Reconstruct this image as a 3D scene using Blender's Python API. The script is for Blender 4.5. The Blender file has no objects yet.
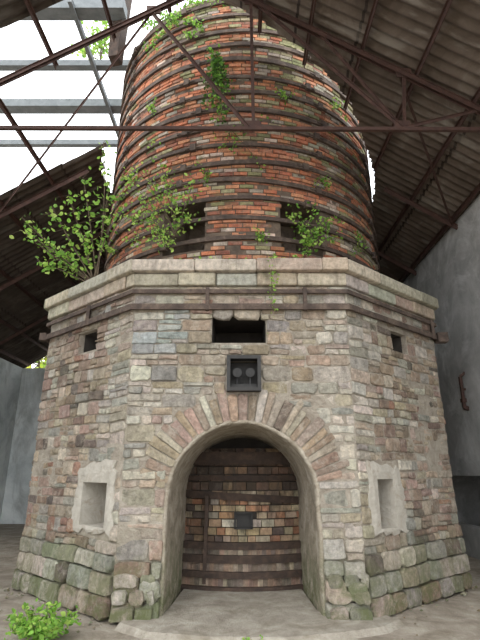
import bpy, math, random, bmesh
from mathutils import Vector, noise
random.seed(7)
R=random.random
U=random.uniform
scene=bpy.context.scene
scene.view_settings.view_transform='Standard'

# ---------------------------------------------------------------- materials
def new_mat(name):
    m=bpy.data.materials.new(name); m.use_nodes=True
    nt=m.node_tree; b=nt.nodes['Principled BSDF']
    return m,nt,b
def N(nt,t,**k):
    n=nt.nodes.new(t)
    for a,v in k.items(): setattr(n,a,v)
    return n
def noise_node(nt,scale,detail=6,rough=.6,dist=0,coord='Object',stretch=None):
    tc=N(nt,'ShaderNodeTexCoord')
    n=N(nt,'ShaderNodeTexNoise'); n.inputs['Scale'].default_value=scale
    n.inputs['Detail'].default_value=detail; n.inputs['Roughness'].default_value=rough
    n.inputs['Distortion'].default_value=dist
    if stretch:
        mp=N(nt,'ShaderNodeMapping'); mp.inputs['Scale'].default_value=stretch
        nt.links.new(tc.outputs[coord],mp.inputs[0]); nt.links.new(mp.outputs[0],n.inputs[0])
    else: nt.links.new(tc.outputs[coord],n.inputs[0])
    return n.outputs['Fac']
def ramp(nt,fac,stops):
    r=N(nt,'ShaderNodeValToRGB'); e=r.color_ramp.elements
    while len(e)<len(stops): e.new(.5)
    for i,(p,c) in enumerate(stops):
        e[i].position=p; e[i].color=(*c,1) if len(c)==3 else c
    nt.links.new(fac,r.inputs[0]); return r.outputs[0]
def g(v): return (v,v,v)
def mix(nt,a,b,fac,mode='MIX'):
    m=N(nt,'ShaderNodeMix',data_type='RGBA',blend_type=mode)
    for s,v in ((m.inputs[6],a),(m.inputs[7],b),(m.inputs[0],fac)):
        if isinstance(v,(int,float)): s.default_value=v
        elif isinstance(v,tuple): s.default_value=(*v,1) if len(v)==3 else v
        else: nt.links.new(v,s)
    return m.outputs[2]
def bump(nt,b,h,strength=.5,dist=.02):
    n=N(nt,'ShaderNodeBump'); n.inputs['Strength'].default_value=strength
    n.inputs['Distance'].default_value=dist
    nt.links.new(h,n.inputs['Height']); nt.links.new(n.outputs[0],b.inputs['Normal'])
def lowmask(nt,z0,z1):
    tc=N(nt,'ShaderNodeTexCoord');sx=N(nt,'ShaderNodeSeparateXYZ');nt.links.new(tc.outputs['Object'],sx.inputs[0])
    mr=N(nt,'ShaderNodeMapRange');mr.inputs[1].default_value=z0;mr.inputs[2].default_value=z1
    mr.inputs[3].default_value=1;mr.inputs[4].default_value=0
    nt.links.new(sx.outputs[2],mr.inputs[0]);return mr.outputs[0]
def mulf(nt,a,b):
    m=N(nt,'ShaderNodeMath',operation='MULTIPLY');nt.links.new(a,m.inputs[0]);nt.links.new(b,m.inputs[1]);return m.outputs[0]

def mat_attr(name,moss=.0,mosscol=(.13,.15,.04),bs=.6,rough=.95,fine=14,var=(.55,1.3),smear=.4,smearcol=(.50,.46,.38),soot_shade=0,low=None,bd=.03,sst=(.50,.68),smt=(.50,.62)):
    m,nt,b=new_mat(name)
    at=N(nt,'ShaderNodeAttribute',attribute_name='Col')
    n1=noise_node(nt,fine,8,.7); n2=noise_node(nt,1.6,5,.6,.4)
    c=mix(nt,at.outputs[0],ramp(nt,n1,[(.3,g(var[0])),(.7,g(var[1]))]),1.0,'MULTIPLY')
    c=mix(nt,c,ramp(nt,n2,[(.3,g(.8)),(.65,g(1.12))]),1.0,'MULTIPLY')
    n4=noise_node(nt,5,9,.8,.5)
    c=mix(nt,c,smearcol,ramp(nt,n4,[(smt[0],g(0)),(smt[1],g(smear))]))
    if moss>0:
        n3=noise_node(nt,2.3,8,.75,.6)
        c=mix(nt,c,mosscol,ramp(nt,n3,[(.62-moss*.2,g(0)),(.75-moss*.2,g(.75))]))
    if soot_shade>0:
        n5=noise_node(nt,3.5,7,.75,.5,stretch=(1.4,1.4,.35))
        c=mix(nt,c,(.06,.05,.04),ramp(nt,n5,[(sst[0],g(0)),(sst[1],g(soot_shade))]))
    if low:
        n6=noise_node(nt,3.5,8,.8,.5)
        f=mulf(nt,ramp(nt,n6,[(.42,g(0)),(.58,g(.85))]),lowmask(nt,*low))
        c=mix(nt,c,(.14,.16,.06),f)
    nt.links.new(c,b.inputs['Base Color']); b.inputs['Roughness'].default_value=rough
    bump(nt,b,noise_node(nt,22,10,.8),bs,bd)
    return m
def mat_noise(name,stops,scale=3,bs=.4,bscale=18,rough=.9,metal=0,dist=.5,stretch=None,stain=None,bd=.02,low=None):
    m,nt,b=new_mat(name)
    c=ramp(nt,noise_node(nt,scale,9,.7,dist,stretch=stretch),stops)
    if stain:
        c=mix(nt,c,stain[0],ramp(nt,noise_node(nt,stain[1],8,.7,1,stretch=stain[2] if len(stain)>2 else None),[(.5,g(0)),(.66,g(.8))]))
    if low:
        f=mulf(nt,ramp(nt,noise_node(nt,3.5,8,.8,.5),[(.40,g(0)),(.56,g(.9))]),lowmask(nt,*low))
        c=mix(nt,c,(.10,.12,.04),f)
    nt.links.new(c,b.inputs['Base Color'])
    b.inputs['Roughness'].default_value=rough; b.inputs['Metallic'].default_value=metal
    bump(nt,b,noise_node(nt,bscale,9,.7),bs,bd)
    return m
M_stone=mat_attr('rubble_stone',moss=.0,bs=1.0,smear=.6,smt=(.51,.63),smearcol=(.55,.495,.41),low=(.1,1.0),bd=.05,var=(.5,1.35),soot_shade=.45,sst=(.55,.72))
M_brick=mat_attr('old_brick',moss=.36,mosscol=(.16,.165,.06),bs=.8,fine=16,smear=.5,smearcol=(.32,.26,.20),soot_shade=.65,sst=(.52,.70))
M_hearth=mat_attr('hearth_brick',moss=0,bs=.6,soot_shade=.85,smear=.15,sst=(.46,.64))  # soot strengthened so the brick colour also carries arch shade
M_mortar=mat_noise('lime_mortar',[(.3,(.25,.21,.165)),(.55,(.42,.37,.30)),(.75,(.56,.51,.43))],5,1.0,24,bd=.05,low=(.1,1.0))
M_mortar_d=mat_noise('brick_mortar',[(.3,(.06,.045,.035)),(.6,(.15,.11,.08)),(.8,(.26,.21,.16))],4,.9,30)
M_plaster=mat_noise('weathered_plaster',[(.3,(.22,.185,.14)),(.48,(.36,.31,.24)),(.7,(.53,.48,.40))],5,1.0,12,stain=((.18,.155,.11),3.0),low=(.15,.9),bd=.05)
M_patch=mat_noise('cement_patch',[(.3,(.34,.31,.26)),(.6,(.50,.47,.41))],4,.7,14,stain=((.32,.27,.21),4),bd=.03)
M_cornice=mat_attr('cornice_stone',moss=.3,mosscol=(.20,.19,.10),bs=.9,smear=.3,soot_shade=.5)
M_iron=mat_noise('rusty_iron',[(.3,(.03,.022,.02)),(.5,(.06,.04,.03)),(.7,(.11,.07,.05))],9,.4,40,.8,.2)
M_hoop=mat_noise('weathered_hoop_iron',[(.3,(.035,.027,.022)),(.5,(.085,.06,.048)),(.72,(.19,.145,.11))],6,.5,40,.85,.1)
M_steel=mat_noise('rusty_roof_steel',[(.3,(.04,.022,.018)),(.6,(.09,.045,.034)),(.8,(.14,.09,.07))],8,.3,40,.75,.1)
M_beam=mat_noise('grey_painted_beam',[(.3,(.12,.14,.15)),(.7,(.22,.24,.25))],5,.2,20,.7)
M_black=mat_noise('black_steel',[(.3,(.012,.012,.012)),(.7,(.04,.038,.035))],8,.2,30,.6,.2)
M_wallr=mat_noise('grey_render_wall',[(.3,(.30,.30,.29)),(.5,(.42,.42,.41)),(.7,(.56,.56,.55))],1.8,.5,7,stain=((.74,.75,.74),.9),bd=.03)
M_walll=mat_noise('blue_grey_render_wall',[(.3,(.38,.42,.43)),(.5,(.64,.68,.68)),(.7,(.80,.83,.82))],.9,.4,7,stain=((.34,.36,.35),1.3,(1,1,.3)))
M_ground=mat_noise('dusty_ground',[(.3,(.19,.155,.12)),(.5,(.33,.285,.23)),(.72,(.48,.44,.37))],2.6,.9,24,stain=((.18,.15,.105),1.5),bd=.04)
M_slab=mat_noise('worn_concrete',[(.3,(.22,.19,.15)),(.5,(.35,.315,.26)),(.72,(.49,.455,.39))],3,.9,20,stain=((.22,.19,.14),2.5),bd=.04)
M_bark=mat_noise('bark',[(.3,(.06,.04,.025)),(.7,(.16,.12,.08))],10,.4,30)
M_dark=mat_noise('dark_soot_and_shade',[(.3,(.025,.022,.018)),(.7,(.06,.05,.042))],4,.3,20)  # hearth soot, and shade painted into the slots and hearth void

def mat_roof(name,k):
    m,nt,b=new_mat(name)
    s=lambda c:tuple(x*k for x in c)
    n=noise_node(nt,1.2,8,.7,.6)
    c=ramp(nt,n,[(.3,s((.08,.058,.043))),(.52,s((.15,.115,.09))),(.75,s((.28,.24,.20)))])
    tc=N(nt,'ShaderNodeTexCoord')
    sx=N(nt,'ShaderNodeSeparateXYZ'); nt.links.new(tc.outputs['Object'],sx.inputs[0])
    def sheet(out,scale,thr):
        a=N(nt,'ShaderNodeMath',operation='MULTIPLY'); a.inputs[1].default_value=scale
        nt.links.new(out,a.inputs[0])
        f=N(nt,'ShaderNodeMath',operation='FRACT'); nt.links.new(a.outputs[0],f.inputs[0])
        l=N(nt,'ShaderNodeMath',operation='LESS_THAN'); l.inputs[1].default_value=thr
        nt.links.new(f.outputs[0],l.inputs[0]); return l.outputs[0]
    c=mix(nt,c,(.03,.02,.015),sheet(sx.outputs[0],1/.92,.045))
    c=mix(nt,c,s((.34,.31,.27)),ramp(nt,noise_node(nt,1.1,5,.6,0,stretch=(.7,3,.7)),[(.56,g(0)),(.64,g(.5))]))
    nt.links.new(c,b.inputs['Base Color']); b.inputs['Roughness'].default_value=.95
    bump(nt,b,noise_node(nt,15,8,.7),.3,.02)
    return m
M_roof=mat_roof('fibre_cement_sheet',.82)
M_roofd=mat_roof('dark_fibre_cement_sheet',.42)  # same sheet with its colours scaled darker, for the west slope
def mat_leaf(name):
    m,nt,b=new_mat(name)
    at=N(nt,'ShaderNodeAttribute',attribute_name='Col')
    nt.links.new(at.outputs[0],b.inputs['Base Color']); b.inputs['Roughness'].default_value=.6
    tr=N(nt,'ShaderNodeBsdfTranslucent'); nt.links.new(at.outputs[0],tr.inputs[0])
    ms=N(nt,'ShaderNodeMixShader'); ms.inputs[0].default_value=.45
    nt.links.new(b.outputs[0],ms.inputs[1]); nt.links.new(tr.outputs[0],ms.inputs[2])
    nt.links.new(ms.outputs[0],nt.nodes['Material Output'].inputs[0])
    return m
M_leaf=mat_leaf('leaf')

# ---------------------------------------------------------------- mesh builder
def empty(name,loc=(0,0,0)):
    o=bpy.data.objects.new(name,None); scene.collection.objects.link(o); return o
class MB:
    def __init__(s): s.v=[];s.f=[];s.c=[]
    def add(s,vs,fs,col=(.5,.5,.5)):
        k=len(s.v); s.v+= [tuple(p) for p in vs]
        for f in fs: s.f.append([i+k for i in f]); s.c.append(col)
    def box(s,x0,x1,y0,y1,z0,z1,col=(.5,.5,.5)):
        s.hexa([(x0,y0,z0),(x1,y0,z0),(x1,y1,z0),(x0,y1,z0)],[(x0,y0,z1),(x1,y0,z1),(x1,y1,z1),(x0,y1,z1)],col)
    def hexa(s,a,b,col=(.5,.5,.5)):
        s.add(list(a)+list(b),[(0,3,2,1),(4,5,6,7),(0,1,5,4),(1,2,6,5),(2,3,7,6),(3,0,4,7)],col)
    def bar(s,p,q,w,h,up=(0,0,1),L=False,col=(.5,.5,.5)):
        p=Vector(p);q=Vector(q);d=(q-p).normalized();up=Vector(up)
        sd=d.cross(up)
        if sd.length<1e-3: sd=d.cross(Vector((1,0,0)))
        sd.normalize(); u=sd.cross(d).normalized()
        def bx(a0,a1,b0,b1):
            A=[p+sd*a+u*b for a,b in ((a0,b0),(a1,b0),(a1,b1),(a0,b1))]
            B=[x+(q-p) for x in A]
            s.hexa(A,B,col)
        if L:
            t=min(w,h)*.16; bx(-w/2,w/2,h/2-t,h/2); bx(-t/2,t/2,-h/2,h/2-t)
        else: bx(-w/2,w/2,-h/2,h/2)
    def tube(s,pts,r0,r1,n=6,col=(.5,.5,.5)):
        pts=[Vector(p) for p in pts]; rings=[]
        for i,p in enumerate(pts):
            d=(pts[min(i+1,len(pts)-1)]-pts[max(i-1,0)]).normalized()
            a=d.orthogonal().normalized(); b=d.cross(a)
            r=r0+(r1-r0)*i/(len(pts)-1)
            rings.append([p+a*math.cos(2*math.pi*k/n)*r+b*math.sin(2*math.pi*k/n)*r for k in range(n)])
        vs=[x for r in rings for x in r]; fs=[]
        for i in range(len(pts)-1):
            for k in range(n): fs.append((i*n+k,i*n+(k+1)%n,(i+1)*n+(k+1)%n,(i+1)*n+k))
        fs.append(tuple(range(n))[::-1]); fs.append(tuple(range((len(pts)-1)*n,len(pts)*n)))
        s.add(vs,fs,col)
    def build(s,name,mat,parent=None,smooth=False):
        me=bpy.data.meshes.new(name); me.from_pydata(s.v,[],s.f); me.update()
        at=me.color_attributes.new('Col','FLOAT_COLOR','CORNER')
        flat=[]
        for p,c in zip(me.polygons,s.c): flat+= [c[0],c[1],c[2],1.0]*p.loop_total
        at.data.foreach_set('color',flat)
        me.materials.append(mat)
        if smooth: me.polygons.foreach_set('use_smooth',[True]*len(me.polygons))
        o=bpy.data.objects.new(name,me); scene.collection.objects.link(o)
        if parent: o.parent=parent
        return o
def cj(c,k=.15):
    f=U(1-k,1+k); return tuple(max(0,min(1,x*f*U(.95,1.05))) for x in c)
def lerp3(a,b,t): return tuple(x+(y-x)*t for x,y in zip(a,b))
def stone(mb,P,u0,u1,v0,v1,d,col,gap=.007,jit=.012,rnd=(.08,.24)):
    u0+=gap;u1-=gap;v0+=gap;v1-=gap
    w=u1-u0;h=v1-v0
    if w<.03 or h<.03: return
    c=min(w,h)*U(*rnd); j=lambda:U(-jit,jit)
    o=[(u0+c,v0),((u0+u1)/2,v0),(u1-c*U(.6,1.4),v0),(u1,v0+c),(u1,v1-c*U(.6,1.4)),(u1-c,v1),((u0+u1)/2,v1),(u0+c*U(.6,1.4),v1),(u0,v1-c),(u0,v0+c)]
    o=[(a+j(),b+j()*.8) for a,b in o]
    cu=(u0+u1)/2;cv=(v0+v1)/2; n=len(o)
    ins=min(.014,min(w,h)*.12)
    def sh(a,b):
        l=math.hypot(a-cu,b-cv) or 1; return (a-(a-cu)/l*ins, b-(b-cv)/l*ins)
    tu=U(-.04,.04);tv=U(-.06,.06)
    vs=[P(a,b,-.03) for a,b in o]+[P(a,b,d*.4) for a,b in o]+[P(*sh(a,b),d+U(-.004,.004)+(a-cu)*tu+(b-cv)*tv) for a,b in o]+[P(cu+U(-.2,.2)*w,cv,d+U(-.004,.010))]
    fs=[]
    for k in range(n):
        q=(k+1)%n
        fs+= [(k,q,n+q,n+k),(n+k,n+q,2*n+q,2*n+k),(2*n+k,2*n+q,3*n)]
    mb.add(vs,fs,col)

# ---------------------------------------------------------------- furnace
F=empty('blast_furnace')
CX,CY=0.04,9.2
OCT=[(-3.2,10.9),(-3.2,7.5),(-1.45,5.98),(1.45,5.98),(3.25,7.5),(3.25,10.9),(1.45,12.42),(-1.45,12.42)]
def ring(off):
    n=len(OCT);out=[]
    for i in range(n):
        a=Vector(OCT[i-1]);b=Vector(OCT[i]);c=Vector(OCT[(i+1)%n])
        d1=(b-a).normalized();d2=(c-b).normalized()
        n1=Vector((d1.y,-d1.x)) ; n2=Vector((d2.y,-d2.x))
        m=(n1+n2); m=m/(1+n1.dot(n2))
        p=b+m*off; out.append((p.x,p.y))
    return out
def prism(poly,z0,z1):
    mb=MB(); n=len(poly)
    vs=[(x,y,z0) for x,y in poly]+[(x,y,z1) for x,y in poly]
    fs=[tuple(range(n))[::-1],tuple(range(n,2*n))]+[(i,(i+1)%n,n+(i+1)%n,n+i) for i in range(n)]
    mb.add(vs,fs); return mb
core=prism(OCT,0,4.3).build('masonry_core',M_mortar,F)
ARX=.03; SPR=1.26
def arch_pts(r,spr,cx=ARX,n=24,z0=-.2):
    p=[(cx-r,z0)]
    for i in range(n+1):
        a=math.pi-math.pi*i/n; p.append((cx+r*math.cos(a),spr+r*math.sin(a)))
    p.append((cx+r,z0)); return p
cut=[]
mb=MB();A=arch_pts(.95,SPR);B=arch_pts(.86,SPR-.02);n=len(A)
mb.add([(x,5.6,z) for x,z in A]+[(x,7.9,z) for x,z in B],[tuple(range(n)),tuple(range(n,2*n))[::-1]]+[(i,n+i,n+(i+1)%n,(i+1)%n) for i in range(n)])
cut.append(mb.build('cutA',M_dark))
mb=MB();mb.box(-.38,.35,5.6,6.9,3.22,3.62);cut.append(mb.build('cutB',M_dark))
mb=MB();mb.box(-.13,.23,5.6,6.3,2.6,2.99);cut.append(mb.build('cutF',M_dark))
FL=(Vector((-1.45,5.98)),Vector((-3.2,7.5)));FR=(Vector((1.45,5.98)),Vector((3.25,7.5)))
def obl(f,s0,s1,z0,z1,depth=.5,front=.3):
    a,b=f;d=(b-a);nn=Vector((d.y,-d.x)).normalized()
    if nn.y>0: nn=-nn
    p0=a+d*s0;p1=a+d*s1
    q=[p0+nn*front,p1+nn*front,p1-nn*depth,p0-nn*depth]
    mb=MB();mb.hexa([(x.x,x.y,z0) for x in q],[(x.x,x.y,z1) for x in q]);return mb
cut.append(obl(FL,.10,.36,.92,1.46).build('cutC',M_dark))
cut.append(obl(FR,.14,.31,.90,1.50).build('cutD',M_dark))
cut.append(obl(FL,.36,.58,3.28,3.60,.9).build('cutE',M_dark))
cut.append(obl(FR,.45,.63,3.28,3.60,.9).build('cutG',M_dark))
for c in cut:
    bm=bmesh.new();bm.from_mesh(c.data);bmesh.ops.recalc_face_normals(bm,faces=bm.faces);bm.to_mesh(c.data);bm.free()
    m=core.modifiers.new('b','BOOLEAN');m.object=c;m.operation='DIFFERENCE';m.solver='EXACT'
bm=bmesh.new();bm.from_mesh(core.data);bmesh.ops.recalc_face_normals(bm,faces=bm.faces);bm.to_mesh(core.data);bm.free()
bpy.context.view_layer.update()
dg=bpy.context.evaluated_depsgraph_get()
nm=bpy.data.meshes.new_from_object(core.evaluated_get(dg))
core.modifiers.clear();core.data=nm
nm.materials.clear();nm.materials.append(M_mortar)
for c in cut: bpy.data.objects.remove(c)
# dark linings painting shade into the deep slots (open at the front face)
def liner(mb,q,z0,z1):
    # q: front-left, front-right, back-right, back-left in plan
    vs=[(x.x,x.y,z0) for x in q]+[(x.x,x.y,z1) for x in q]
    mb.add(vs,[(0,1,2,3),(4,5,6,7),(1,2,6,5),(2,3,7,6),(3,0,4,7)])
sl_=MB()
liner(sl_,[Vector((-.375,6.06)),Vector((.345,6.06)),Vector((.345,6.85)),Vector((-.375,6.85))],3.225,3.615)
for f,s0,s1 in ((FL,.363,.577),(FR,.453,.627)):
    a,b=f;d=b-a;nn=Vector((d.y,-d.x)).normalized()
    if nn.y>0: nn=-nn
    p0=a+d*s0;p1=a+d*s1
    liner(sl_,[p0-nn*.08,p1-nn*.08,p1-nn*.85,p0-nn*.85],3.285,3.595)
sl_.build('slot_shade_linings',M_dark,F)

LIGHT=(.60,.545,.455);BEIGE=(.46,.385,.295);PINK=(.41,.295,.23);BROWN=(.28,.20,.148);GREY=(.37,.35,.30);GREEN=(.27,.275,.18);DARK=(.165,.135,.11);RED=(.38,.21,.145);TAN=(.41,.32,.225);BLUE=(.43,.455,.43)
BASEM=(.42,.37,.30)
def pick(w):
    t=sum(x for _,x in w);r=R()*t
    for c,x in w:
        r-=x
        if r<=0: return c
    return w[-1][0]
def wall_stones(mb,a,b,kind,excl):
    a=Vector(a);b=Vector(b);L=(b-a).length;d=(b-a)/L;nn=Vector((d.y,-d.x))
    if (nn.dot(a-Vector((CX,CY))))<0: nn=-nn
    sd=U(0,50)
    def P(u,v,dd):
        wv=.012*noise.noise(Vector((u*1.5,v*1.5,sd)))+.03*noise.noise(Vector((u*.6,v*.7,sd+9)))
        wave=.030*noise.noise(Vector((u*1.3,v*.8,sd+20)))*min(1,v*3)*(1 if v<3.9 else 0)
        dd=dd+max(0,.9-v)*.07+(wv if dd>-.02 else 0)
        p=a+d*u+nn*dd; return (p.x,p.y,v+wave)
    v=0
    while v<4.02:
        if v<.5: h=U(.18,.26)
        elif kind=='front': h=U(.13,.23)
        else: h=U(.10,.20)
        if v+h>3.95: h=4.03-v
        v1=v+h
        iv=[(0,L)]
        for e in excl:
            r=e(v,v1)
            if r:
                out=[]
                for (p,q) in iv:
                    if r[1]<=p or r[0]>=q: out.append((p,q));continue
                    if r[0]>p: out.append((p,r[0]))
                    if r[1]<q: out.append((r[1],q))
                iv=out
        for (p,q) in iv:
            u=p
            while u<q-1e-4:
                w=U(.17,.42) if kind=='front' else U(.13,.36)
                if v<.55: w=U(.22,.5)
                if u==0 or (kind=='front' and u<.35): w=U(.28,.45)
                if q-(u+w)<.12: w=q-u
                if w>.6: w=w/2
                cu=u+w/2
                def colour(v):
                    if v<.5: return pick([(GREEN,2.5),(GREY,3),(BEIGE,3),(LIGHT,2),(DARK,.8),(BROWN,1.5),(PINK,1)])
                    if kind=='front':
                        if cu<.75 and 3.0<v<3.65 and R()<.8: return BLUE
                        if cu<.42 or cu>L-.42: return pick([(LIGHT,5),(BEIGE,2),(GREY,1.5)])
                        if v>2.6: return pick([(BEIGE,4),(PINK,1.6),(LIGHT,2),(TAN,3),(RED,.35),(GREY,1)])
                        return pick([(LIGHT,4),(BEIGE,4),(PINK,1.3),(GREY,2),(TAN,2.2),(BROWN,.8)])
                    if u<.4 and kind!='side': return pick([(LIGHT,4),(BEIGE,3),(GREY,2)])
                    if v<1.1: return pick([(BROWN,2.8),(BEIGE,2.5),(GREY,2),(RED,.7),(PINK,1.8),(LIGHT,1),(TAN,2),(DARK,.6)])
                    return pick([(BROWN,2.6),(PINK,2.2),(BEIGE,3.2),(TAN,2.8),(GREY,1.8),(LIGHT,1),(DARK,.8),(RED,.3)])
                def cc(v): return cj(lerp3(colour(v),BASEM,.08),.18)
                dd=U(.004,.032)+(.018 if v<.5 else 0)
                r_=R()
                if h>.13 and r_<.38 and v>.5:
                    m=v+h*U(.35,.65)
                    if R()<.6 and w>.22:
                        k=u+w*U(.35,.65)
                        stone(mb,P,u,k,v,m,dd,cc(v));stone(mb,P,k,u+w,v,m,U(.005,.028),cc(v));stone(mb,P,u,u+w,m,v1,U(.005,.028),cc(v))
                    else:
                        stone(mb,P,u,u+w,v,m,dd,cc(v));stone(mb,P,u,u+w,m,v1,U(.005,.028),cc(v))
                else: stone(mb,P,u,u+w,v,v1,dd,cc(v))
                u+=w
        v=v1
def rect(u0,u1,z0,z1):
    return lambda a,b:(u0,u1) if (a+b)/2>z0 and (a+b)/2<z1 else None
def archex(v0,v1):
    zr=(v0+v1)/2-SPR
    if zr<.25: hw=.93
    elif zr<1.33: hw=math.sqrt(1.33**2-zr*zr)
    else: return None
    return (1.45+ARX-hw,1.45+ARX+hw)
sb=MB()
wall_stones(sb,(-1.45,5.98),(1.45,5.98),'front',[archex,rect(1.07,1.80,3.22,3.64),rect(1.27,1.73,2.56,3.04)])
Ll=(FL[1]-FL[0]).length;Lr=(FR[1]-FR[0]).length
wall_stones(sb,FL[0],FL[1],'chamfer',[rect(.06*Ll,.41*Ll,.88,1.66),rect(.36*Ll,.58*Ll,3.28,3.60)])
wall_stones(sb,FR[0],FR[1],'chamfer',[rect(.09*Lr,.38*Lr,.86,1.66),rect(.45*Lr,.63*Lr,3.28,3.60)])
wall_stones(sb,(-3.2,7.5),(-3.2,10.9),'side',[])
wall_stones(sb,(3.25,7.5),(3.25,10.9),'side',[])
def PV(ang,r,dd): return (ARX+r*math.cos(ang),5.98-dd,SPR+r*math.sin(ang))
a=math.radians(12)
while a<math.radians(168):
    w=math.radians(U(3.6,6.6))
    r1=U(1.26,1.42)
    if abs(a+w/2-math.pi/2)<.2: r1=1.28
    col=lerp3(pick([(PINK,2.5),((.44,.33,.22),4),(BEIGE,3.5),(BROWN,1.2),(LIGHT,1)]),BASEM,.1)
    PP=lambda u,v,dd:PV(u/1.15,v,dd)
    stone(sb,PP,a*1.15,(a+w)*1.15,.925,r1,U(.012,.03),cj(col),gap=.006,jit=.006)
    a+=w
sb.build('rubble_facing',M_stone,F)

pb=MB()
def patch(f,s0,s1,z0,z1,h0,h1,hz0,hz1):
    a,b=f;d=b-a;L=d.length;d=d/L;nn=Vector((d.y,-d.x))
    if nn.y>0: nn=-nn
    def P(u,z,o):
        p=a+d*u+nn*o;return (p.x,p.y,z)
    s0*=L;s1*=L;h0*=L;h1*=L
    o=[];k=10
    def edge(p,q):
        for i in range(k):
            t=i/k; o.append((p[0]+(q[0]-p[0])*t+U(-.035,.035),p[1]+(q[1]-p[1])*t+U(-.035,.035)))
    edge((s0,z0),(s1,z0));edge((s1,z0),(s1-.05,z1-.1));edge((s1-.05,z1-.1),(s0+.05,z1));edge((s0+.05,z1),(s0,z0))
    i_=[]
    def e2(p,q):
        for i in range(k):
            t=i/k;i_.append((p[0]+(q[0]-p[0])*t,p[1]+(q[1]-p[1])*t))
    e2((h0,hz0),(h1,hz0));e2((h1,hz0),(h1,hz1));e2((h1,hz1),(h0,hz1));e2((h0,hz1),(h0,hz0))
    n=len(o)
    vs=[P(x,z,-.01) for x,z in o]+[P(x,z,.022) for x,z in o]+[P((x+p)/2,(z+q)/2,.034+U(-.004,.004)) for (x,z),(p,q) in zip(o,i_)]+[P(x,z,.028) for x,z in i_]+[P(x,z,-.46) for x,z in i_]
    fs=[]
    for q in range(n):
        w=(q+1)%n
        for r in range(4): fs.append((r*n+q,r*n+w,(r+1)*n+w,(r+1)*n+q))
    fs.append(tuple(range(4*n,5*n)))
    pb.add(vs,fs)
patch(FL,.035,.44,.86,1.74,.11,.35,.93,1.45)
patch(FR,.06,.41,.84,1.72,.15,.30,.91,1.49)
pb.build('niche_plaster',M_patch,F)
lb=MB();prof=[(5.97,.945,.0),(5.962,.93,0),(5.965,.905,0),(6.0,.895,0),(6.2,.89,0),(6.4,.88,-.005),(6.65,.87,-.005),(6.9,.86,-.01),(7.2,.855,-.01),(7.7,.85,-.02)]
rows=[]
for k_,(y,r,dz) in enumerate(prof):
    row=[]
    P0=arch_pts(r,SPR+dz,n=48,z0=0)
    full=[(P0[0][0],0.0+SPR*t/8) for t in range(8)]+P0[1:-1]+[(P0[-1][0],SPR*(1-t/8)) for t in range(1,9)]
    for x,z in full:
        q=.018*noise.noise(Vector((x*3,y*3,z*3))); s=1+q/.9
        row.append((ARX+(x-ARX)*s,y,SPR+(z-SPR)*s if z>SPR else z))
    rows.append(row)
n=len(rows[0]);vs=[p for r in rows for p in r];fs=[]
for i in range(len(rows)-1):
    for k in range(n-1): fs.append((i*n+k,i*n+k+1,(i+1)*n+k+1,(i+1)*n+k))
lb.add(vs,fs);lb.build('arch_lining',M_plaster,F,True)
cb=MB()
def band(mb,o0,o1,z0,z1,blk=None,cols=None,faces=range(8),jit=0,z1o=None):
    a=ring(o0);b=ring(o1)
    for i in faces:
        j=(i+1)%8
        A0,A1=Vector(a[i]),Vector(a[j]);B0,B1=Vector(b[i]),Vector(b[j])
        L=(B1-B0).length; s=0
        while s<1-1e-6:
            w=(U(.75,1.25)*blk/L) if blk else 1
            e=min(1,s+w)
            if 1-e<.2*w: e=1
            gp=.004/L if blk else 0
            s_=s+gp if s>0 else 0;e_=e-gp if e<1 else 1
            q=[A0.lerp(A1,s_),A0.lerp(A1,e_),B0.lerp(B1,e_),B0.lerp(B1,s_)]
            jj=U(-jit,jit)
            nn=(B0-A0).normalized()*jj
            q[2]=q[2]+nn;q[3]=q[3]+nn
            zt=z1+jj*.5
            zo=(z1o if z1o else z1)+jj*.5
            mb.hexa([(p.x,p.y,z0) for p in q],[(q[0].x,q[0].y,zt),(q[1].x,q[1].y,zt),(q[2].x,q[2].y,zo),(q[3].x,q[3].y,zo)],cj(pick(cols),.12) if cols else (.5,.5,.5))
            s=e
CC=[((.50,.44,.35),3),((.42,.39,.33),2),((.45,.36,.28),2),((.38,.36,.26),1)]
band(cb,-.4,.15,4.22,4.43,.95,CC,jit=.02,z1o=4.40)
band(cb,-.4,.07,4.03,4.215,.6,CC,jit=.014)
co=cb.build('cornice',M_cornice,F)
bv=co.modifiers.new('bev','BEVEL');bv.width=.022;bv.segments=2
tb=prism(ring(-.3),4.28,4.42).build('terrace_top',M_mortar,F)
ib=MB()
band(ib,.045,.075,3.91,3.965,faces=[0,1,2,3,4])
band(ib,.045,.09,3.67,3.75,faces=[0,1,2,3,4])
rr=ring(.08)
for (i,s) in [(1,.55),(2,.35),(3,.93),(2,.8)]:
    p=Vector(rr[i]).lerp(Vector(rr[i+1]),s);ib.box(p.x-.025,p.x+.025,p.y-.025,p.y+.04,3.66,3.98)
p=Vector(rr[4]);ib.box(p.x-.05,p.x+.12,p.y-.1,p.y+.05,3.62,3.78)
p=Vector(rr[1]);ib.box(p.x-.06,p.x+.05,p.y-.06,p.y+.05,3.66,3.78)
ib.build('iron_straps',M_hoop,F)

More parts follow.
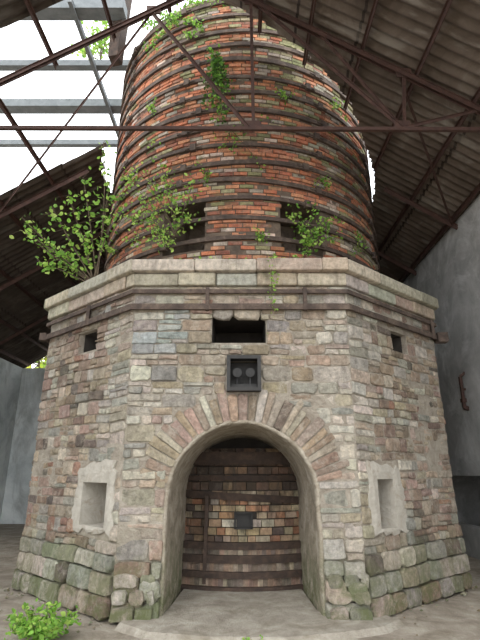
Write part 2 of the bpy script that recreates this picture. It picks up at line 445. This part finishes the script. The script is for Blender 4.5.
bb=MB()
x0,x1,z0,z1=-.17,.27,2.56,3.02
for q in ((x0,x1,z0,z0+.045),(x0,x1,z1-.045,z1),(x0,x0+.045,z0+.045,z1-.045),(x1-.045,x1,z0+.045,z1-.045)):
    bb.box(q[0],q[1],5.84,6.0,q[2],q[3])
bb.box(x0+.04,x1-.04,6.12,6.14,z0+.04,z1-.04)
bb.box(x0+.05,x1-.05,5.95,6.1,2.62,2.66)
bb.build('lamp_frame',M_black,F)
lm=MB()
for cx in (-.035,.135):
    lm.tube([(cx,6.10,2.83),(cx,6.0,2.82),(cx,5.94,2.81)],.03,.06,14)
    lm.tube([(cx,6.0,2.62),(cx,6.0,2.78)],.012,.012,6)
lm.build('spotlight_heads',mat_noise('lamp_grey',[(.3,(.015,.015,.015)),(.7,(.05,.05,.05))],5,.1,20,.4,.3),F)

# ------------------- brick stack
ZT=10.15; RC=2.8
NI=[(-27.5,-12.2,4.85,5.72),(12.4,27.5,4.85,5.72)]
def rad(z): return RC-(z-4.4)*.004
def PC(a,z,dd):
    r=rad(z)+dd;return (CX+r*math.sin(a),CY-r*math.cos(a),z)
cm=MB()
zs=[4.3,4.85,5.72]+[5.72+(ZT-5.72)*i/8 for i in range(1,9)]
angs=sorted(set([round(-180+2.5*i,3) for i in range(144)]+[-27.5,-12.2,12.4,27.5]));angs.append(180)
for i in range(len(angs)-1):
    a0,a1=angs[i],angs[i+1];am=(a0+a1)/2
    for k in range(len(zs)-1):
        z0_,z1_=zs[k],zs[k+1]
        hole=any(x[0]<am<x[1] and x[2]<=z0_ and z1_<=x[3]+.01 for x in NI)
        ra,rb=math.radians(a0),math.radians(a1)
        o=-.75 if hole else -.01
        cm.add([PC(ra,z0_,o),PC(rb,z0_,o),PC(rb,z1_,o),PC(ra,z1_,o)],[(0,1,2,3)])
        if hole:
            cm.add([PC(ra,z1_,o),PC(rb,z1_,o),PC(rb,z1_,-.01),PC(ra,z1_,-.01)],[(0,1,2,3)])
            cm.add([PC(ra,z0_,o),PC(rb,z0_,o),PC(rb,z0_,-.01),PC(ra,z0_,-.01)],[(0,1,2,3)])
for x in NI:
    for e in x[:2]:
        r_=math.radians(e);cm.add([PC(r_,x[2],-.01),PC(r_,x[2],-.75),PC(r_,x[3],-.75),PC(r_,x[3],-.01)],[(0,1,2,3)])
for i in range(len(angs)-1):
    ra,rb=math.radians(angs[i]),math.radians(angs[i+1])
    cm.add([PC(ra,ZT,-.01),PC(rb,ZT,-.01),PC(rb,ZT,-.5),PC(ra,ZT,-.5)],[(0,1,2,3)])
    cm.add([PC(ra,ZT,-.5),PC(rb,ZT,-.5),PC(rb,5,-.9),PC(ra,5,-.9)],[(0,1,2,3)])
cm.build('stack_core',M_mortar_d,F)
hoops=[4.98+.355*i for i in range(15)]
bk=MB();z=4.42
BR=(.48,.17,.09);BO=(.56,.25,.135);BD=(.28,.11,.07);BP=(.56,.46,.37);BG=(.23,.225,.11);BY=(.37,.33,.19);BGY=(.34,.30,.24)
row=0
while z<ZT:
    h=.078
    nb=76;off=U(0,.5)+(.5 if row%2 else 0)
    ro=U(-.008,.012)
    for i in range(nb):
        a0=-math.pi+2*math.pi*(i+off)/nb;a1=a0+2*math.pi/nb
        am=math.degrees((a0+a1)/2)
        if am>180: am-=360
        zm=z+h/2
        ex=2.2*noise.noise(Vector((zm*3,am*.05,0)))
        if any(x[0]-1.5+ex<am<x[1]+1.5+ex and x[2]-.03<zm<x[3]+.05 for x in NI): continue
        nz=noise.noise(Vector((am*.04,zm*.9,3.1)));n2=noise.noise(Vector((am*.09,zm*2.0,9.7)))
        hgt=(zm-4.4)/5.4; side=am/70.0
        green=.12+.48*max(0,side)+.35*max(0,hgt-.65)*2+nz*.9-.22*max(0,-side)
        pale=.85*max(0,.27-hgt)*3+n2*.6
        if R()<green: col=pick([(BG,3),(BY,2),(BGY,2),(BD,1)])
        elif R()<pale: col=pick([(BP,3),(BGY,1.4),(BR,1),(BO,1)])
        else: col=pick([(BR,4.5),(BO,3.4),(BD,1.8),(BGY,.7),(BP,.4)])
        dd=ro+U(-.006,.018)
        if R()<.03: dd=-.02
        if zm>ZT-.25 and noise.noise(Vector((am*.15,0,5)))+ (zm-ZT)*2>-.25: continue
        g_=.0045;ga=g_/RC
        e=.006
        a0_=a0+ga;a1_=a1-ga
        vs=[PC(a0_,z+g_,-.03),PC(a1_,z+g_,-.03),PC(a1_,z+h-g_,-.03),PC(a0_,z+h-g_,-.03),
            PC(a0_+e/RC,z+g_+e,dd),PC(a1_-e/RC,z+g_+e,dd+U(-.006,.006)),PC(a1_-e/RC,z+h-g_-e,dd+U(-.006,.006)),PC(a0_+e/RC,z+h-g_-e,dd)]
        bk.add(vs,[(4,5,6,7),(0,1,5,4),(1,2,6,5),(2,3,7,6),(3,0,4,7)],cj(col,.14))
    z+=h;row+=1
bk.build('stack_bricks',M_brick,F)
hb=MB()
for zi,z in enumerate(hoops):
    ph=U(0,6);amp=U(.008,.025);hh=U(.06,.085)
    seg=120;vs=[];fs=[]
    def wv(a): return amp*math.sin(a*2+ph)+.012*math.sin(a*5+ph)
    for i in range(seg):
        a=2*math.pi*i/seg;w=wv(a)
        for (dz,o) in ((-hh/2,.005),(hh/2,.005),(hh/2,.05),(-hh/2,.05)): vs.append(PC(a,z+w+dz,o))
    for i in range(seg):
        j=(i+1)%seg
        for k in range(4): fs.append((i*4+k,i*4+(k+1)%4,j*4+(k+1)%4,j*4+k))
    hb.add(vs,fs)
    for ad in (-52,-21+U(-6,6),26+U(-5,5),58,120,-120):
        a=math.radians(ad)
        c=Vector(PC(a,z+wv(a),.05)); t=Vector((math.cos(a),math.sin(a),0))
        hb.bar(c-t*.05,c+t*.05,.06,.12)
        hb.bar(c-t*.15,c+t*.15,.03,.03)
hb.build('iron_hoops',M_hoop,F)

# ------------------- hearth inside the arch
def PH(a,z,dd):
    r=1.9+dd;return (CX+r*math.sin(a),CY-r*math.cos(a),z)
hm=MB()
for i in range(-20,20):
    a0,a1=math.radians(i*1.6),math.radians((i+1)*1.6)
    hm.add([PH(a0,0,-.04),PH(a1,0,-.04),PH(a1,1.86,-.04),PH(a0,1.86,-.04)],[(0,1,2,3)])
    hm.add([PH(a0,1.86,-.04),PH(a1,1.86,-.04),PH(a1,1.86,-.4),PH(a0,1.86,-.4)],[(0,1,2,3)])
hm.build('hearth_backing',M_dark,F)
hz=MB();hz.box(-.95,1.0,7.62,7.66,1.5,2.4,(.3,.2,.14));hz.build('hearth_void_shade',M_dark,F)  # dark sheet standing in for the shaded void above the hearth
hk=MB();z=.0;row=0
while z<1.84:
    h=U(.085,.125) if z>.62 else .1
    a0=math.radians(-30+U(0,3))
    while a0<math.radians(30):
        wa=math.radians(U(3.2,7.5));a1=a0+wa
        xm=CX+1.9*math.sin((a0+a1)/2)
        if not (abs(xm-.05)<.10 and .80<z+h/2<1.0):
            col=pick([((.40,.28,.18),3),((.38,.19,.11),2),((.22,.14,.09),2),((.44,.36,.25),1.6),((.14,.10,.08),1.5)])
            if z>1.2: col=pick([((.15,.09,.06),3),((.09,.06,.045),3),((.26,.17,.10),1.2)])  # sooty upper courses, darkened further with arch shade painted in
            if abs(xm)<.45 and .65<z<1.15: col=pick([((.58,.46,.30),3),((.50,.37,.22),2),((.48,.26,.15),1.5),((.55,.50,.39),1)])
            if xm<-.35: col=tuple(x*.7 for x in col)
            g_=.005
            dd=U(-.015,.015)
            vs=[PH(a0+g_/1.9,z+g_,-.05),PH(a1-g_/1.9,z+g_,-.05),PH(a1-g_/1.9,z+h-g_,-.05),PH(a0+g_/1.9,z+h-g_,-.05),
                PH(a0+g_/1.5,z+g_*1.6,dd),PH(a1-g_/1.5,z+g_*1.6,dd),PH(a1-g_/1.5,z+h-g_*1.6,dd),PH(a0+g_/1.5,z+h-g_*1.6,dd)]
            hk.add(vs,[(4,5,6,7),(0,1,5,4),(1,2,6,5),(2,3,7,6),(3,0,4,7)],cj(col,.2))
        a0=a1
    z+=h;row+=1
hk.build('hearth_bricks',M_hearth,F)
hi=MB()
def hband(z0,z1,o0,o1,amax=27,tilt=0):
    k=28;vs=[];fs=[]
    for i in range(k+1):
        a=math.radians(-amax+2*amax*i/k);t=tilt*i/k
        for (zz,o) in ((z0,o0),(z1,o0),(z1,o1),(z0,o1)): vs.append(PH(a,zz+t,o))
    for i in range(k):
        for q in range(4): fs.append((i*4+q,i*4+(q+1)%4,i*4+4+(q+1)%4,i*4+4+q))
    hi.add(vs,fs)
hband(1.22,1.32,.0,.05,tilt=-.10);hband(1.68,1.86,0,.12,tilt=.0);hband(1.46,1.52,0,.04)
hband(.53,.62,0,.10)
hband(.36,.46,0,.14);hband(.18,.26,0,.18);hband(.0,.08,0,.24)
hi.bar((-.50,7.25,.1),(-.48,7.25,1.25),.07,.05)
hi.bar((-.49,7.30,.1),(-.49,7.30,1.25),.10,.02)
hi.build('hearth_bands',M_iron,F)
hs=MB()
def hsolid(z0,z1,o1):
    k=28
    for i in range(k):
        a=math.radians(-27+54*i/k);b=math.radians(-27+54*(i+1)/k)
        o=o1+U(-.015,.01)
        A=[PH(a,z0,0),PH(b,z0,0),PH(b,z0,o),PH(a,z0,o)];B=[PH(a,z1,0),PH(b,z1,0),PH(b,z1,o),PH(a,z1,o)]
        hs.hexa(A,B,cj(pick([((.27,.18,.13),2),((.18,.14,.11),2),((.34,.27,.2),1)])))
hsolid(.08,.18,.15);hsolid(.26,.36,.12);hsolid(.46,.53,.08)
hs.build('hearth_steps',M_hearth,F)
th=MB();th.box(-.075,.175,7.26,7.30,.79,.81);th.box(-.075,.175,7.26,7.30,1.0,1.02);th.box(-.085,-.06,7.26,7.30,.79,1.02);th.box(.16,.185,7.26,7.30,.79,1.02)
th.box(-.08,.18,7.325,7.335,.8,1.0)  # black plate painting the shade inside the taphole
th.build('taphole_frame',M_black,F)
ap=MB();pts=[(-1.25,6.0),(-1.3,5.75),(-.95,5.45),(-.3,5.30),(.45,5.28),(1.0,5.42),(1.5,5.6),(1.75,5.85),(1.6,6.1),(.9,6.2),(.84,7.45),(-.76,7.45),(-.85,6.2)]
n=len(pts)
ap.add([(x*1.03,y-.06,-.02) for x,y in pts]+[(x,y,.04) for x,y in pts],[tuple(range(n,2*n))]+[(i,(i+1)%n,n+(i+1)%n,n+i) for i in range(n)])
ap.build('hearth_apron',M_slab,F)
jb=MB()
for sgn,x0 in ((-1,-1.45),(1,.98)):
    for k in range(3):
        z0=.16*k; P=lambda u,v,dd:(x0+u,5.98-dd,v)
        u=0
        while u<.46:
            w=U(.18,.3)
            if .5-(u+w)<.1: w=.5-u
            stone(jb,P,u,u+w,z0,z0+.16,.16-.035*k+U(-.02,.02),cj(lerp3(pick([(LIGHT,2),(GREY,2),(BEIGE,2),(GREEN,1)]),BASEM,.2)),rnd=(.15,.3))
            u+=w
jb.build('foot_stones',M_stone,F)
du=MB()
du.hexa([(-2.62,7.1,9.4),(-2.42,7.05,9.4),(-2.38,7.3,9.4),(-2.58,7.35,9.4)],[(-2.62,7.0,12.5),(-2.3,6.9,12.5),(-2.25,7.3,12.5),(-2.5,7.35,12.5)])
du.build('charging_duct',M_iron,F)

# ---------------------------------------------------------------- building shell
gm=MB();S=90
gx=[-12+24*i/S for i in range(S+1)];gy=[-4+22*i/S for i in range(S+1)]
vs=[(x,y,.018*noise.noise(Vector((x*1.3,y*1.3,0)))+.01*noise.noise(Vector((x*5,y*5,1)))-.01) for y in gy for x in gx]
fs=[(j*(S+1)+i,j*(S+1)+i+1,(j+1)*(S+1)+i+1,(j+1)*(S+1)+i) for j in range(S) for i in range(S)]
gm.add(vs,fs)
k=40
for q in (((-k,-k),(k,-k),(k,-4),(-k,-4)),((-k,18),(k,18),(k,60),(-k,60)),((-k,-4),(-12,-4),(-12,18),(-k,18)),((12,-4),(k,-4),(k,18),(12,18))):
    gm.add([(x,y,-.01) for x,y in q],[(0,1,2,3)])
gm.build('floor',M_ground,None,True)

wr=MB()
wr.box(4.4,4.75,2.5,16,1.55,6.42)
wr.box(4.4,4.75,2.5,7.6,0,1.55);wr.box(4.4,4.75,11.4,16,0,1.55)
wr.box(4.34,4.4,7.3,11.6,1.50,1.60)
wr.build('wall_right',M_wallr)
wx=MB();wx.box(6.6,6.8,7,12,0,1.9);wx.box(4.76,6.6,7.2,7.4,0,1.9);wx.box(4.76,6.6,11.7,11.9,0,1.9);wx.box(4.76,6.8,7.2,11.9,1.9,2.0)
wx.box(4.5,4.7,7.6,11.4,0,.55)
wx.build('wall_recess',M_wallr)
wl=MB();wl.box(-7.85,-7.5,2.5,16,0,4.95)
wl.box(-7.5,-7.38,12.0,12.5,0,4.9)
wl.build('wall_left',M_walll)
def zr(x): return 9.6-.65*abs(x+.45)
wb=MB()
wb.box(-7.85,4.75,15.7,16,0,4.95)
pl=[(-5.9,4.95),(4.75,4.95),(4.75,6.2),(-.45,9.5),(-5.9,5.9)]
n=5;wb.add([(x,15.7,z) for x,z in pl]+[(x,16,z) for x,z in pl],[tuple(range(n)),tuple(range(n,2*n))[::-1]]+[(i,n+i,n+(i+1)%n,(i+1)%n) for i in range(n)])
wb.build('wall_back',M_walll)

def roof(x0,x1,y0,y1,nx,skip):
    mb=MB();per=.177;ny=int((y1-y0)/per*6)
    for i in range(nx+1):
        x=x0+(x1-x0)*i/nx
        for j in range(ny+1):
            y=y0+(y1-y0)*j/ny
            sag=.02*noise.noise(Vector((x*.6,y*.5,0)))
            lap=.012*(( (x+20)/.92)%1)
            mb.v.append((x,y,zr(x)+.034*math.sin(2*math.pi*y/per)+sag+lap))
    for i in range(nx):
        for j in range(ny):
            x=x0+(x1-x0)*(i+.5)/nx;y=y0+(y1-y0)*(j+.5)/ny
            if skip(x,y): continue
            a=i*(ny+1)+j
            mb.f.append([a,a+ny+1,a+ny+2,a+1]);mb.c.append((.5,.5,.5))
    return mb
RF=empty('corrugated_roof')
def hole(x,y):
    cell=math.floor(y/.53);e=.12*math.sin(cell*12.9)
    rh=3.20 if x<2.0 else 3.20-.22*min(1,(x-2.0)/.4)
    if x>2.2: e*=.6
    return math.hypot(x-CX,y-CY)<rh+e
roof(-.45,4.95,2.0,16,108,hole).build('sheeting_east',M_roof,RF,True)
def holel(x,y):
    if hole(x,y): return True
    cell=math.floor(x/.9)
    return 5.05<y<8.0+.06*math.sin(cell*7.7)
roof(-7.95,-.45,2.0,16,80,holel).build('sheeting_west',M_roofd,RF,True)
pu=MB()
def purl(x,segs):
    for (a,b) in segs: pu.bar((x,a,zr(x)-.09),(x,b,zr(x)-.09),.07,.10,L=True)
for x in (.35,1.15,1.95,2.75):
    dy=math.sqrt(max(0,2.95**2-(x-CX)**2));purl(x,[(2,CY-dy),(CY+dy,15.7)])
for x in (3.55,4.3): purl(x,[(2,15.7)])
for x in (-1.2,-2.1,-3.0):
    dy=math.sqrt(max(0,3.05**2-(x-CX)**2));purl(x,[(2,5.9),(CY+dy,15.7)])
for x in (-3.9,-4.8): purl(x,[(2,15.7)])
for x in (-5.7,-6.6,-7.3): purl(x,[(2,15.7)])
pu.build('purlins',M_steel,RF)

def truss(Y,left=-7.45,right=4.4):
    t=MB();o=.2
    def z(x): return zr(x)-o
    rx=-.45
    for yy in (-.03,.03):
        t.bar((rx,Y+yy,z(rx)),(right,Y+yy,z(right)),.05,.08,L=True)
        t.bar((rx,Y+yy,z(rx)),(left,Y+yy,z(left)),.045,.06,L=True)
    tz=6.45
    t.bar((-5.1,Y,tz),(right,Y,tz-.04),.05,.055)
    t.bar((.18,Y,z(.18)),(.2,Y,tz),.045,.05,L=True)
    t.bar((.3,Y,z(.3)),(2.4,Y,tz),.055,.055,L=True)
    t.bar((2.45,Y,tz),(2.55,Y,z(2.55)),.04,.05,L=True)
    t.bar((-1.45,Y,z(-1.45)),(.12,Y,tz),.05,.055,L=True)
    t.bar((2.4,Y,tz),(1.3,Y,z(1.3)),.04,.05,L=True)
    t.bar((3.6,Y,z(3.6)),(2.45,Y,tz),.04,.05,L=True)
    for x,zz in ((.2,tz),(2.42,tz),(.2,z(.2)),(2.55,z(2.55)),(-1.42,z(-1.42))):
        t.box(x-.12,x+.12,Y-.012,Y+.012,zz-.05,zz+.12)
    t.box(right-.1,right,Y-.1,Y+.1,tz-.25,tz+.05)
    return t
for Y in (3.0,5.66,13.1): truss(Y).build('roof_truss',M_steel)
rb=MB()
for Y in (8.3,10.6):
    rb.bar((3.0,Y,zr(3.0)-.2),(4.4,Y,zr(4.4)-.2),.06,.1,L=True)
    rb.bar((-3.2,Y,zr(-3.2)-.2),(-7.45,Y,zr(-7.45)-.2),.06,.1,L=True)
rb.bar((2.5,5.7,zr(2.5)-.22),(4.3,8.3,zr(4.3)-.22),.04,.04,L=True)
rb.bar((-1.5,5.7,zr(-1.5)-.22),(-5.0,8.3,zr(-5)-.22),.04,.04,L=True)
rb.build('rafters_and_bracing',M_steel,RF)
gb=MB()
for (Y,w,h) in ((6.9,.28,.26),(8.25,.16,.16),(9.5,.28,.22),(10.9,.14,.16)):
    gb.bar((-9.0,Y,10.4),(-2.3,Y,10.4),w,h)
for X in (-8.9,-3.3): gb.bar((X,6.6,10.28),(X,11.2,10.28),.08,.12)
for Y in (6.9,10.9): gb.bar((-8.9,Y,0),(-8.9,Y,10.3),.2,.2)
gb.build('charging_gantry',M_beam,RF)  # charging gantry beams and posts, grouped under the roof

wk=MB();wk.bar((4.33,9.0,2.75),(4.33,9.0,3.35),.05,.05)
wk.bar((4.33,9.0,3.35),(4.42,8.95,3.42),.05,.05);wk.bar((4.33,9.0,2.75),(4.42,9.0,2.72),.07,.07)
wk.bar((4.33,9.0,3.1),(4.42,9.0,3.1),.04,.04);wk.box(4.29,4.37,8.95,9.05,2.85,2.92)
wk.build('rusty_wall_bracket',M_steel)

rk=MB()
for i in range(320):
    a=U(-3.6,3.6);y=U(4.6,7.3)
    if abs(a)<1.45 and y>5.2: continue
    if y>5.98+max(0,abs(a)-1.45)*.87-.1: continue
    if R()<.5: y=5.98+max(0,abs(a)-1.45)*.87-U(.14,.35)
    s=U(.008,.028)*(1.6 if R()<.1 else 1)
    vs=[]
    for dx,dy,dz in ((1,0,0),(0,1,0),(-1,0,0),(0,-1,0),(.2,.1,.7),(0,0,-.4)):
        vs.append((a+dx*s*U(.7,1.3),y+dy*s*U(.7,1.3),.0+dz*s+.004))
    rk.add(vs,[(0,1,4),(1,2,4),(2,3,4),(3,0,4),(1,0,5),(2,1,5),(3,2,5),(0,3,5)],cj(pick([(BEIGE,2),(GREY,2),(BROWN,1),(RED,.5)])))
rk.build('rubble_fragments',M_stone)

# ---------------------------------------------------------------- plants
G1=(.24,.46,.07);G2=(.13,.28,.04);G3=(.42,.60,.13);G4=(.05,.12,.02)
def leaf(mb,p,size,col):
    d=Vector((U(-1,1),U(-1,1),U(-.6,.8))).normalized();s=d.orthogonal().normalized()
    s=(s*math.cos(1)+d.cross(s)*math.sin(U(0,6))).normalized();n=d.cross(s)
    p=Vector(p);l=size;w=size*.34
    vs=[p,p+d*l*.3+s*w-n*l*.04,p+d*l*.68+s*w*.8-n*l*.05,p+d*l,p+d*l*.68-s*w*.8-n*l*.05,p+d*l*.3-s*w-n*l*.04,p+d*l*.5+n*l*.04]
    mb.add(vs,[(0,1,6),(1,2,6),(2,3,6),(3,4,6),(4,5,6),(5,0,6)],col)
def plant(name,root,tips,nleaf,spread,size,cols,stem=.012,sag=0.0,droop=0,start=.3):
    e=empty(name);st=MB();lf=MB()
    for tp in tips:
        root_=Vector(root)+Vector((U(-.04,.04),U(-.04,.04),0));tp=Vector(tp)
        mid=(root_+tp)/2+Vector((U(-.15,.15),U(-.1,.1),U(.0,.25)+sag))*(tp-root_).length*.4
        pts=[]
        for i in range(9):
            t=i/8;pts.append(root_*(1-t)**2+mid*2*t*(1-t)+tp*t*t)
        st.tube(pts,stem,stem*.3,5)
        for k in range(nleaf):
            t=start+(1-start)*R();i=min(7,int(t*8));q=pts[i].lerp(pts[i+1],t*8-i)
            tw=q+Vector((U(-1,1),U(-1,1),U(-.8,.8)-droop))*spread*U(.2,1)
            if R()<.35: st.tube([q,(q+tw)/2+Vector((0,0,.01)),tw],stem*.3,stem*.15,4)
            leaf(lf,tw,size*U(.6,1.3),cj(pick(cols),.2))
    st.build('stems',M_bark,e);lf.build('leaves',M_leaf,e)
plant('ash_sapling',(-2.35,6.95,4.42),[(-3.85,7.2,5.6),(-2.82,7.1,6.6),(-3.3,7.1,6.0),(-3.45,7.2,5.0),(-2.45,6.9,7.2),(-2.0,6.7,5.9),(-2.6,6.9,5.4),(-3.0,7.0,6.2),(-3.5,7.1,5.3),(-2.9,6.8,5.0),(-2.2,6.75,6.5),(-3.9,7.3,5.9)],50,.22,.08,[(G1,3),(G3,2),(G2,1)],.014,start=.35)
plant('hanging_shrub',(-1.0,6.3,5.0),[(-1.6,6.3,5.4),(-1.25,6.15,6.2),(-.7,6.15,5.9),(-.75,6.2,5.3),(-1.55,6.3,6.2),(-1.3,6.2,5.0),(-1.8,6.45,5.0),(-1.8,6.4,5.9),(-1.0,6.1,5.6),(-1.95,6.5,5.5),(-1.1,6.05,4.7),(-1.7,6.4,6.3),(-1.95,6.6,6.3),(-1.4,6.2,6.6)],50,.18,.055,[(G1,3),(G3,3),(G2,1)],.008)
plant('ivy',(-.42,6.36,8.45),[(-.42,6.3,7.6),(-.3,6.3,7.1),(-.6,6.33,7.4),(-.2,6.33,7.7),(-.5,6.33,8.7),(-.4,6.3,6.9),(-.25,6.3,8.0),(-.6,6.3,7.9)],75,.14,.065,[(G2,3),(G4,4),(G1,1.5)],.009,start=0)
plant('ivy_trail',(-.15,6.33,7.0),[(-.1,6.3,6.4),(-.3,6.3,6.5),(.1,6.3,6.9),(.5,6.33,6.0),(.6,6.33,7.2)],20,.08,.05,[(G2,3),(G1,2)],.006,start=0)
plant('wall_fern',(1.05,6.4,4.95),[(.9,6.2,5.1),(1.3,6.3,5.2),(1.0,6.1,4.8),(1.5,6.4,5.0),(1.15,6.3,5.5),(1.0,6.2,4.6),(1.6,6.5,5.4),(.8,6.2,5.4)],46,.14,.055,[(G1,3),(G3,2),(G2,2)],.006)
plant('creeper',(.42,5.86,4.42),[(.45,5.82,3.6),(.38,5.86,3.3),(.5,5.82,4.0)],24,.06,.042,[(G1,2),(G3,2)],.003,start=0)
plant('ground_weed',(-1.98,5.4,0),[(-2.3,5.3,.22),(-1.68,5.3,.2),(-2.0,5.15,.18),(-1.95,5.5,.26),(-2.2,5.5,.22),(-1.8,5.15,.14),(-2.15,5.1,.14),(-1.7,5.5,.18)],100,.10,.055,[(G1,3),(G3,2),(G2,1)],.005,start=.2)
plant('ground_weed',(.13,5.05,0),[(.1,5.0,.1),(.2,5.1,.1),(.05,5.1,.08),(.15,4.95,.05)],12,.04,.035,[(G1,3),(G3,2)],.003)
plant('terrace_grass',(.3,6.2,4.42),[(.1,6.1,4.52),(.5,6.1,4.55),(-.4,6.1,4.5),(.9,6.1,4.55),(-.9,6.1,4.52)],30,.06,.045,[(G1,2),(G3,2)],.003)
plant('rim_grass',(-1.2,6.75,9.95),[(-1.6,6.9,10.3),(-.9,6.6,10.3),(-.5,6.45,10.2),(-2.0,7.2,10.3),(-1.3,6.5,9.6),(-.2,6.4,9.9),(.4,6.4,9.9),(-1.8,6.85,9.3),(-.7,6.4,9.3)],90,.15,.06,[(G2,2),(G1,3),(G3,1)],.007)
plant('gantry_vine',(-3.2,8.25,10.5),[(-3.3,8.3,11.4),(-3.6,8.4,11.6),(-3.0,8.2,11.8),(-3.8,8.4,11.0),(-3.3,8.5,12.0)],60,.3,.10,[(G1,3),(G3,3)],.012)
def tuft(a,z):
    a=math.radians(a);p=Vector(PC(a,z,.04));n_=Vector((math.sin(a),-math.cos(a),0));t=Vector((math.cos(a),math.sin(a),0))
    plant('stack_tuft',p,[p+n_*.1+t*U(-.25,.25)+Vector((0,0,U(-.3,.2))) for _ in range(4)],16,.09,.045,[(G1,2),(G2,2),(G3,1)],.005,start=.1)
for a,z in ((-44,6.6),(-35,7.9),(-12,6.2),(14,7.7),(28,6.3),(38,8.0),(5,5.0),(-55,5.4),(24,9.1),(44,5.3),(-20,9.2)): tuft(a,z)
plant('outside_tree',(-7.4,19,0),[(-7.2,17.6,6.2),(-8.2,18,6.5),(-6.2,17.6,6.0),(-7.0,18,7.0),(-6.7,17.3,5.0)],140,.8,.28,[(G3,3),((.5,.55,.08),2)],.12,start=.6)

# ---------------------------------------------------------------- light
w=bpy.data.worlds.new('overcast_sky');scene.world=w;w.use_nodes=True
bg=w.node_tree.nodes['Background'];bg.inputs[0].default_value=(.95,.975,1,1);bg.inputs[1].default_value=2.9
sl=bpy.data.lights.new('sun','SUN');sl.energy=1.6;sl.angle=math.radians(40);sl.color=(1,.97,.92)
so=bpy.data.objects.new('sun',sl);scene.collection.objects.link(so)
so.rotation_euler=(Vector((.35,.62,-.95))).to_track_quat('-Z','Y').to_euler()

cam=bpy.data.cameras.new('camera');cam.lens=26;cam.sensor_width=36
c=bpy.data.objects.new('camera',cam);scene.collection.objects.link(c)
c.location=(0,0,1.6);c.rotation_euler=(math.radians(108),0,0)
scene.camera=c
